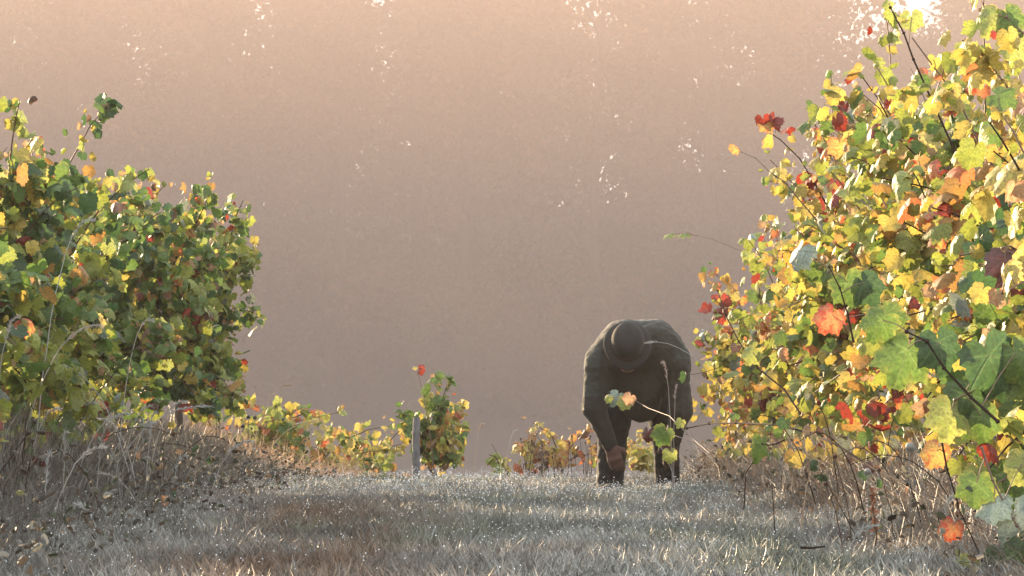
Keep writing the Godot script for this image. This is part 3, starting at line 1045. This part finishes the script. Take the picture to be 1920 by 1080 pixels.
# ==================================================================== canes that reach out of the rows
func cane_spray(label: String, pts: Array, d0: float, d1: float, r: float, m: Material, leaves: Array) -> void:
	var p0 := spot(pts[0].x, pts[0].y, d0)
	var o := thing("vine_cane", label, "vine cane", p0)
	var path := []
	var n := pts.size()
	for i in n:
		path.append(spot(pts[i].x, pts[i].y, lerpf(d0, d1, float(i) / (n - 1))) - p0)
	var st := new_st()
	tube(st, path, r, r * 0.55, 6)
	for p in path:
		ball_mesh(st, p, r * 1.35, Color.WHITE)
	part(o, "cane", st.commit(), m)
	for l in leaves:   # [along 0..1, px, py, size in m, kind, normal]
		var k: float = l[0] * (n - 1)
		var from: Vector3 = path[int(k)].lerp(path[mini(int(k) + 1, n - 1)], k - int(k))
		var to := spot(l[1], l[2], lerpf(d0, d1, l[0])) - p0
		var ps := new_st()
		tube(ps, [from, from.lerp(to, 0.5) + Vector3(0, 0.006, 0), to], 0.0016, 0.0012, 4)
		part(o, "petiole", ps.commit(), M.cane_pale)
		part(o, "leaf", pick(leaf_meshes), leaf_mats[l[4]], leaf_frame(l[5] + rvec() * 0.15, Vector3(0, -1, 0) + (to - from).normalized() * 0.5, l[3], to))


func loose_canes() -> void:
	rng.seed = 61
	var f := Vector3(0, 0.25, 1)
	cane_spray("dark leafless cane running level from the right bank towards the man", [Vector2(1700, 908), Vector2(1640, 880), Vector2(1570, 835), Vector2(1520, 812), Vector2(1450, 796), Vector2(1380, 793), Vector2(1330, 794), Vector2(1288, 803)], 9.6, 12.0, 0.0042, M.cane_dark, [[0.5, 1470, 790, 0.035, "deep", f], [0.78, 1376, 776, 0.03, "green", Vector3(0, 0.8, 0.6)], [1.0, 1276, 790, 0.03, "lime", f]])
	cane_spray("thin grey twig with a pale leaf cluster in front of the man", [Vector2(1330, 850), Vector2(1290, 815), Vector2(1255, 780), Vector2(1215, 765), Vector2(1180, 745)], 14.0, 15.5, 0.002, M.cane, [[1.0, 1158, 742, 0.062, "greymat", f], [0.95, 1172, 752, 0.055, "lime", Vector3(-0.3, 0.2, 1)], [0.9, 1182, 745, 0.05, "tan", Vector3(0.4, 0.2, 1)], [0.98, 1140, 746, 0.035, "lime", Vector3(-0.5, 0.3, 1)]])
	cane_spray("cane with two green leaves and a dark dry one before the man's thigh", [Vector2(1345, 870), Vector2(1300, 830), Vector2(1262, 815), Vector2(1225, 800)], 14.5, 15.8, 0.002, M.cane, [[0.75, 1246, 812, 0.085, "green", Vector3(0.3, 0.1, 1)], [0.7, 1256, 850, 0.06, "lime", f], [1.0, 1214, 812, 0.06, "wine", Vector3(-0.4, 0.1, 1)]])
	cane_spray("long dark cane slanting down across the low part of the right row", [Vector2(1500, 775), Vector2(1470, 730), Vector2(1420, 690), Vector2(1385, 640), Vector2(1360, 590), Vector2(1346, 545)], 11.8, 12.4, 0.0036, M.cane_dark, [[0.35, 1412, 660, 0.06, "lime", f], [0.55, 1380, 650, 0.03, "brown", f]])
	cane_spray("bare cane tip rising against the white sky gap", [Vector2(1800, 300), Vector2(1755, 200), Vector2(1715, 110), Vector2(1697, 60), Vector2(1684, 35), Vector2(1672, 12)], 10.8, 10.8, 0.0042, M.cane_dark, [[1.0, 1668, 4, 0.03, "lime", f], [0.5, 1712, 30, 0.06, "lime", f]])
	cane_spray("pair of pale green leaves hanging from the top right picture corner", [Vector2(1990, 120), Vector2(1950, 80), Vector2(1915, 55), Vector2(1890, 30)], 9.6, 9.6, 0.004, M.cane, [[1.0, 1893, 26, 0.085, "green", f], [0.95, 1868, 28, 0.08, "lime", f], [0.6, 1905, 72, 0.08, "lime", f]])
	cane_spray("thin curved shoot with one gold leaf left of the tall right vine", [Vector2(1478, 345), Vector2(1440, 318), Vector2(1418, 296), Vector2(1392, 285)], 13.6, 13.6, 0.002, M.cane, [[1.0, 1379, 276, 0.04, "gold", Vector3(0.3, 0.6, 0.7)]])
	cane_spray("shoot reaching left with one pale narrow leaf far out", [Vector2(1400, 475), Vector2(1370, 462), Vector2(1335, 448), Vector2(1300, 440)], 17.0, 17.0, 0.0016, M.cane_pale, [[1.0, 1285, 437, 0.055, "lime", Vector3(0, 1.0, 0.35)], [0.9, 1258, 438, 0.05, "lime", Vector3(0, 1.0, 0.3)]])
	cane_spray("short twig with a single drooping green leaf over the right bank", [Vector2(1470, 825), Vector2(1455, 832), Vector2(1440, 835), Vector2(1428, 832)], 10.5, 10.5, 0.0025, M.cane_dark, [[1.0, 1428, 832, 0.078, "green", Vector3(0.75, 0.05, 0.65)]])
	cane_spray("forked dark cane with the big green front leaves", [Vector2(1870, 790), Vector2(1820, 745), Vector2(1770, 690), Vector2(1738, 640), Vector2(1700, 622)], 7.95, 7.95, 0.0042, M.cane_dark, [[0.8, 1702, 655, 0.111, "green", f], [0.62, 1760, 640, 0.089, "deep", f], [0.3, 1855, 665, 0.118, "deep", Vector3(0.2, 0.1, 1)], [0.95, 1655, 600, 0.074, "green", f], [0.15, 1905, 660, 0.096, "green", f]])
	cane_spray("hanging cane with toothed green leaves at the right picture edge", [Vector2(1930, 690), Vector2(1870, 700), Vector2(1820, 735), Vector2(1790, 750)], 8.0, 8.0, 0.0035, M.cane, [[0.95, 1782, 770, 0.089, "lime", f], [0.8, 1840, 780, 0.085, "green", f], [0.6, 1810, 742, 0.09, "deep", f], [0.4, 1868, 690, 0.104, "deep", f], [0.2, 1915, 700, 0.089, "green", f]])
	cane_spray("reddish cane drooping down the lower right edge with frosted leaves", [Vector2(1840, 840), Vector2(1860, 900), Vector2(1885, 950), Vector2(1905, 985)], 7.9, 7.9, 0.0035, M.cane, [[0.1, 1830, 905, 0.074, "green", f], [0.4, 1862, 940, 0.07, "greymat", Vector3(-0.4, 0.5, 0.7)], [0.6, 1915, 870, 0.074, "lime", f], [0.9, 1905, 965, 0.096, "greymat", f], [1.0, 1918, 1010, 0.074, "deep", f]])
	cane_spray("leaf cluster of green and red standing out of the middle of the right row", [Vector2(1600, 640), Vector2(1590, 590), Vector2(1575, 540), Vector2(1555, 500)], 9.2, 9.2, 0.0032, M.cane_dark, [[0.9, 1590, 530, 0.085, "green", f], [0.6, 1620, 530, 0.08, "deep", f], [0.95, 1500, 470, 0.07, "greymat", Vector3(-0.5, 0.4, 0.7)], [0.3, 1660, 590, 0.085, "green", f], [0.1, 1560, 590, 0.07, "orange", f]])
	cane_spray("low cane with small yellow and green leaves in the bottom right corner", [Vector2(1760, 800), Vector2(1775, 880), Vector2(1800, 960), Vector2(1840, 1050)], 8.2, 8.2, 0.003, M.cane_dark, [[0.2, 1755, 845, 0.06, "gold", f], [0.45, 1835, 880, 0.06, "lime", Vector3(0.3, 0.2, 1)], [0.7, 1785, 985, 0.05, "orange", f], [0.85, 1875, 1040, 0.075, "deep", Vector3(-0.3, 0.2, 1)], [1.0, 1815, 1055, 0.05, "lime", f]])
	cane_spray("short cane with hanging toothed leaves above the bottom right corner", [Vector2(1960, 840), Vector2(1930, 870), Vector2(1900, 880), Vector2(1880, 900)], 8.0, 8.0, 0.003, M.cane, [[0.3, 1935, 905, 0.08, "green", f], [0.7, 1895, 905, 0.07, "green", Vector3(-0.3, 0.2, 1)], [1.0, 1862, 915, 0.055, "lime", f]])
	cane_spray("small dark leaf on a twig beside the man's arm", [Vector2(1345, 690), Vector2(1320, 698), Vector2(1300, 702), Vector2(1290, 702)], 17.2, 17.2, 0.0016, M.cane_dark, [[1.0, 1286, 704, 0.05, "deep", Vector3(0.85, 0.1, 0.5)]])
	cane_spray("big wine-red leaf pair on the right picture edge", [Vector2(1930, 560), Vector2(1925, 500), Vector2(1900, 475), Vector2(1880, 465)], 8.2, 8.2, 0.003, M.cane, [[0.9, 1885, 485, 0.074, "wine", f], [0.5, 1915, 500, 0.09, "wine", Vector3(0.3, 0, 1)]])


# ==================================================================== the man
func capsule_field(grid: PackedFloat32Array, lo: Vector3, n: Vector3i, cell: float, bones: Array, k: float) -> void:
	for b in bones:
		var a: Vector3 = b[0]
		var c: Vector3 = b[1]
		var ra: float = b[2]
		var rb: float = b[3]
		var m := maxf(ra, rb) + 4.5 / k
		var l := (a.min(c) - Vector3.ONE * m - lo) / cell
		var h := (a.max(c) + Vector3.ONE * m - lo) / cell
		var ac := c - a
		var len2 := maxf(ac.length_squared(), 1e-9)
		for z in range(maxi(0, int(l.z)), mini(n.z, int(h.z) + 2)):
			for y in range(maxi(0, int(l.y)), mini(n.y, int(h.y) + 2)):
				for x in range(maxi(0, int(l.x)), mini(n.x, int(h.x) + 2)):
					var p := lo + Vector3(x, y, z) * cell
					var t := clampf((p - a).dot(ac) / len2, 0.0, 1.0)
					var dist := p.distance_to(a + ac * t) - lerpf(ra, rb, t)
					if dist * k < 6.0:
						grid[(z * n.y + y) * n.x + x] += exp(-k * dist)


# meshes the union of several smooth groups [[bones, k], ...]; bones: [a, b, ra, rb, colour]
func mesh_bodies(groups: Array, cell: float, st: SurfaceTool, wrinkle := 0.0) -> void:
	var lo := Vector3.ONE * 1e9
	var hi := Vector3.ONE * -1e9
	var all := []
	for g in groups:
		for b in g[0]:
			var m: float = maxf(b[2], b[3]) + 0.03
			lo = lo.min(b[0] - Vector3.ONE * m).min(b[1] - Vector3.ONE * m)
			hi = hi.max(b[0] + Vector3.ONE * m).max(b[1] + Vector3.ONE * m)
			all.append(b)
	var n := Vector3i(((hi - lo) / cell).ceil()) + Vector3i.ONE
	var total := n.x * n.y * n.z
	var field := PackedFloat32Array()
	field.resize(total)
	field.fill(1.0)
	for g in groups:
		var acc := PackedFloat32Array()
		acc.resize(total)
		capsule_field(acc, lo, n, cell, g[0], g[1])
		for i in total:
			if acc[i] > 0.0:
				field[i] = minf(field[i], -log(acc[i]) / g[1])
	if wrinkle > 0.0:
		var wn := FastNoiseLite.new()
		wn.seed = 3
		wn.frequency = 13.0
		for z in n.z:
			for y in n.y:
				for x in n.x:
					var i := (z * n.y + y) * n.x + x
					if absf(field[i]) < 0.03:
						var p := lo + Vector3(x, y, z) * cell
						field[i] += wrinkle * wn.get_noise_3d(p.x, p.y * 2.2, p.z)
	var index := {}
	var verts := PackedVector3Array()
	var cols := PackedColorArray()
	var off := [Vector3i(0, 0, 0), Vector3i(1, 0, 0), Vector3i(0, 1, 0), Vector3i(1, 1, 0), Vector3i(0, 0, 1), Vector3i(1, 0, 1), Vector3i(0, 1, 1), Vector3i(1, 1, 1)]
	var edges := [[0, 1], [2, 3], [4, 5], [6, 7], [0, 2], [1, 3], [4, 6], [5, 7], [0, 4], [1, 5], [2, 6], [3, 7]]
	var step := [1, n.x, n.x * n.y]
	var offs := []
	for o in off:
		offs.append(o.x + o.y * n.x + o.z * n.x * n.y)
	for z in n.z - 1:
		for y in n.y - 1:
			for x in n.x - 1:
				var i := (z * n.y + y) * n.x + x
				var f0 := field[i]
				if f0 > cell * 2.5 or f0 < -cell * 2.5:
					continue
				var inside := 0
				for o in offs:
					if field[i + o] < 0.0:
						inside += 1
				if inside == 0 or inside == 8:
					continue
				var s := Vector3.ZERO
				var cnt := 0
				for e in edges:
					var fa: float = field[i + offs[e[0]]]
					var fb: float = field[i + offs[e[1]]]
					if (fa < 0.0) != (fb < 0.0):
						s += Vector3(off[e[0]]).lerp(Vector3(off[e[1]]), fa / (fa - fb))
						cnt += 1
				var p := lo + (Vector3(x, y, z) + s / cnt) * cell
				index[i] = verts.size()
				verts.append(p)
				var best := 1e9
				var col := Color.WHITE
				for b in all:
					var a: Vector3 = b[0]
					var ac: Vector3 = b[1] - a
					var t := clampf((p - a).dot(ac) / maxf(ac.length_squared(), 1e-9), 0.0, 1.0)
					var dist: float = p.distance_to(a + ac * t) - lerpf(b[2], b[3], t)
					if dist < best:
						best = dist
						col = b[4]
				cols.append(col)
	for i in index:
		for ax in 3:
			var j: int = i + step[ax]
			if j >= total:
				continue
			var fa := field[i]
			var fb := field[j]
			if (fa < 0.0) == (fb < 0.0):
				continue
			var u: int = step[(ax + 1) % 3]
			var v: int = step[(ax + 2) % 3]
			if not (index.has(i - u) and index.has(i - v) and index.has(i - u - v)):
				continue
			var q := [index[i], index[i - u], index[i - u - v], index[i - v]]
			var order := [0, 1, 2, 0, 2, 3] if fa >= 0.0 else [0, 2, 1, 0, 3, 2]
			for e in order:
				st.set_color(cols[q[e]])
				st.add_vertex(verts[q[e]])


func hand(wrist: Vector3, dir: Vector3, palm_normal: Vector3, thumb_side: Vector3, skin: Color) -> Array:
	var b := []
	var across := thumb_side.normalized()
	var d := dir.normalized()
	var nrm := palm_normal.normalized()
	b.append([wrist, wrist + d * 0.03, 0.026, 0.024, skin])
	for k in 4:
		var o := across * (0.027 - 0.018 * k)
		var base := wrist + d * 0.085 + o
		b.append([wrist + d * 0.025 + o * 0.6, base, 0.017, 0.012, skin])
		var l: float = [0.042, 0.048, 0.045, 0.034][k]
		var j1 := base + (d * 0.8 + nrm * 0.5).normalized() * l
		var j2 := j1 + (d * 0.45 + nrm * 0.9).normalized() * l * 0.65
		var j3 := j2 + (d * 0.1 + nrm).normalized() * l * 0.5
		b.append([base, j1, 0.0105, 0.0095, skin])
		b.append([j1, j2, 0.0095, 0.0088, skin])
		b.append([j2, j3, 0.0088, 0.0075, skin])
	var t0 := wrist + d * 0.03 + across * 0.022
	var t1 := t0 + (d * 0.5 + across * 0.8 + nrm * 0.3).normalized() * 0.045
	var t2 := t1 + (d * 0.8 + across * 0.3 + nrm * 0.4).normalized() * 0.03
	b.append([t0, t1, 0.014, 0.0115, skin])
	b.append([t1, t2, 0.0115, 0.009, skin])
	return b


func man() -> void:
	rng.seed = 12
	var at := Vector3(0.69, ground(0.69, 18.6) - 0.02, -18.6)
	var o := thing("person", "person in a dark brimmed hat and olive jacket bending forward with hands at the knees", "person", at)
	o.scale = Vector3(1.0, 1.05, 1.0)
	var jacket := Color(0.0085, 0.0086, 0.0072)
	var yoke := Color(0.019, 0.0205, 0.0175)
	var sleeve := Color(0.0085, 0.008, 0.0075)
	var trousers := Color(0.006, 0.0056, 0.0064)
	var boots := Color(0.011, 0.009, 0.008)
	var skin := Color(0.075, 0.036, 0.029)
	var upper := [
		[Vector3(-0.07, 0.81, -0.26), Vector3(-0.09, 0.765, 0.13), 0.13, 0.135, jacket],
		[Vector3(0.07, 0.81, -0.26), Vector3(0.10, 0.765, 0.13), 0.13, 0.14, jacket],
		[Vector3(0.0, 0.70, -0.1), Vector3(0.01, 0.60, 0.1), 0.14, 0.13, jacket],
		[Vector3(-0.01, 0.6, 0.06), Vector3(0.02, 0.50, 0.06), 0.13, 0.105, jacket],
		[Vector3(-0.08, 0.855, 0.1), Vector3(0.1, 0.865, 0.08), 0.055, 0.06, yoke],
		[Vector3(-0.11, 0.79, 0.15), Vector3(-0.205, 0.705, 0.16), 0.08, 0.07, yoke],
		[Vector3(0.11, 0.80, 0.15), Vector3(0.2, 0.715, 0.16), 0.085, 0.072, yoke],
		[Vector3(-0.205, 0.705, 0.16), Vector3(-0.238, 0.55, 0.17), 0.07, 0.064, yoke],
		[Vector3(0.2, 0.715, 0.16), Vector3(0.226, 0.55, 0.18), 0.072, 0.064, jacket],
		[Vector3(-0.03, 0.78, 0.2), Vector3(-0.05, 0.78, 0.27), 0.085, 0.07, jacket],
	]
	var cuff := [
		[Vector3(-0.24, 0.55, 0.17), Vector3(-0.238, 0.47, 0.175), 0.06, 0.058, sleeve],
		[Vector3(-0.238, 0.47, 0.175), Vector3(-0.155, 0.285, 0.145), 0.06, 0.043, sleeve],
		[Vector3(0.228, 0.54, 0.18), Vector3(0.232, 0.46, 0.185), 0.062, 0.06, sleeve],
		[Vector3(0.232, 0.46, 0.185), Vector3(0.195, 0.30, 0.1), 0.06, 0.044, sleeve],
	]
	var legs := [
		[Vector3(-0.06, 0.80, -0.3), Vector3(0.06, 0.80, -0.3), 0.13, 0.13, trousers],
		[Vector3(-0.09, 0.76, -0.28), Vector3(-0.128, 0.41, -0.01), 0.105, 0.082, trousers],
		[Vector3(-0.128, 0.41, -0.01), Vector3(-0.145, 0.08, -0.09), 0.083, 0.076, trousers],
		[Vector3(0.09, 0.76, -0.3), Vector3(0.16, 0.42, -0.09), 0.105, 0.084, trousers],
		[Vector3(0.16, 0.42, -0.09), Vector3(0.178, 0.08, -0.19), 0.078, 0.07, trousers],
	]
	var feet := [
		[Vector3(-0.145, 0.1, -0.1), Vector3(-0.145, 0.045, -0.1), 0.056, 0.052, boots],
		[Vector3(-0.145, 0.04, -0.13), Vector3(-0.155, 0.03, 0.08), 0.045, 0.04, boots],
		[Vector3(0.178, 0.1, -0.2), Vector3(0.178, 0.045, -0.2), 0.056, 0.052, boots],
		[Vector3(0.178, 0.04, -0.23), Vector3(0.19, 0.03, -0.02), 0.045, 0.04, boots],
	]
	var st := new_st()
	st.set_smooth_group(0)
	mesh_bodies([[upper, 38.0], [cuff, 60.0], [legs, 45.0], [feet, 60.0]], 0.0115, st, 0.009)
	# head: crown towards the lens, face towards the ground
	var up := Vector3(0, 0.45, 0.893).normalized()
	var fwd := Vector3(0, -0.893, 0.45).normalized()
	var side := Vector3(1, 0, 0)
	var hc := Vector3(-0.062, 0.775, 0.33)
	var head := [
		[hc - up * 0.02 - fwd * 0.02, hc + up * 0.03 - fwd * 0.015, 0.078, 0.08, skin],
		[hc - up * 0.03 + fwd * 0.03, hc - up * 0.075 + fwd * 0.035, 0.06, 0.045, skin],
		[hc - up * 0.095 + fwd * 0.05, hc - up * 0.1 + fwd * 0.055, 0.026, 0.024, skin],
		[hc + up * 0.0 + fwd * 0.082, hc - up * 0.032 + fwd * 0.102, 0.01, 0.014, skin],
		[hc + up * 0.018 + fwd * 0.074 - side * 0.035, hc + up * 0.018 + fwd * 0.074 + side * 0.035, 0.014, 0.014, skin],
		[hc - up * 0.062 + fwd * 0.082 - side * 0.02, hc - up * 0.062 + fwd * 0.082 + side * 0.02, 0.01, 0.01, Color(0.26, 0.1, 0.08)],
		[hc - side * 0.08 + up * 0.0, hc - side * 0.082 - up * 0.035, 0.012, 0.009, skin],
		[hc + side * 0.08 + up * 0.0, hc + side * 0.082 - up * 0.035, 0.012, 0.009, skin],
		[hc - up * 0.05 - fwd * 0.02, Vector3(-0.05, 0.775, 0.2), 0.056, 0.06, skin],
	]
	mesh_bodies([[head, 80.0]], 0.006, st)
	var fingers := hand(Vector3(-0.155, 0.285, 0.145), Vector3(0.3, -0.85, -0.1), Vector3(0.25, -0.2, -1.0), Vector3(1, 0.3, 0.2), skin)
	mesh_bodies([[fingers, 160.0]], 0.0045, st)
	fingers = hand(Vector3(0.195, 0.30, 0.1), Vector3(-0.1, -0.85, -0.3), Vector3(0.0, -0.2, -1.0), Vector3(-1, 0.2, 0.2), skin)
	mesh_bodies([[fingers, 160.0]], 0.0045, st)
	st.index()
	st.generate_normals()
	part(o, "body", st.commit(), M.cloth)
	for s in [-1.0, 1.0]:
		var es := new_st()
		ball_mesh(es, hc + up * 0.002 + fwd * 0.078 + side * 0.031 * s, 0.0115, Color(0.6, 0.58, 0.55))
		ball_mesh(es, hc + up * 0.002 + fwd * 0.0865 + side * 0.031 * s, 0.0055, Color(0.03, 0.02, 0.015))
		part(o, "eye", es.commit(), M.cloth)
	# jacket collar standing round the neck
	var collar := new_st()
	var cp := []
	for k in 15:
		var w := lerpf(-0.25, PI + 0.25, k / 14.0)
		cp.append(Vector3(-0.05 + cos(w) * 0.092, 0.79 + sin(w) * 0.075, 0.225 + sin(w) * 0.02))
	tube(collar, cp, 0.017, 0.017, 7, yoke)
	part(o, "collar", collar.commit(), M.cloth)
	# grey hair under the hat
	var hair := new_st()
	mesh_bodies([[[[hc - fwd * 0.045 - up * 0.03, hc - fwd * 0.035 + up * 0.03, 0.064, 0.068, Color(0.12, 0.11, 0.1)]], 60.0]], 0.008, hair)
	hair.index()
	hair.generate_normals()
	part(o, "hair", hair.commit(), M.cloth)
	# the hat, turned on its axis
	var prof := [[0.0, 0.122], [0.03, 0.121], [0.058, 0.112], [0.078, 0.092], [0.088, 0.06], [0.092, 0.03], [0.095, 0.02], [0.105, 0.016], [0.118, 0.012], [0.129, 0.004], [0.131, 0.0], [0.128, -0.002], [0.115, 0.006], [0.09, 0.012]]
	var hs := new_st()
	hs.set_smooth_group(0)
	var seg := 40
	var rows := []
	for k in seg + 1:
		var w := TAU * k / seg
		var row := []
		for p in prof:
			var r: float = p[0]
			var dip: float = 0.012 * (1.0 - p[1] / 0.122) * (cos(2.0 * w)) * (r / 0.149) if r > 0.09 else 0.0
			var dent: float = -0.014 * exp(-pow(cos(w) * r / 0.03, 2.0)) if p[1] > 0.1 else 0.0
			row.append(side * cos(w) * r + fwd * sin(w) * r * 1.1 + up * (p[1] + dip + dent))
		rows.append(row)
	for k in seg:
		for i in prof.size() - 1:
			for e in [rows[k][i], rows[k][i + 1], rows[k + 1][i + 1], rows[k][i], rows[k + 1][i + 1], rows[k + 1][i]]:
				hs.add_vertex(e)
	hs.index()
	hs.generate_normals()
	var hat := part(o, "hat", hs.commit(), M.felt, Transform3D(Basis(), hc + up * 0.03 - fwd * 0.01))
	var band := new_st()
	var pts := []
	for k in seg + 1:
		var w := TAU * k / seg
		pts.append(side * cos(w) * 0.093 + fwd * sin(w) * 0.093 * 1.1 + up * 0.03)
	tube(band, pts, 0.005, 0.005, 6)
	part(hat, "hat_band", band.commit(), M.cane_dark)
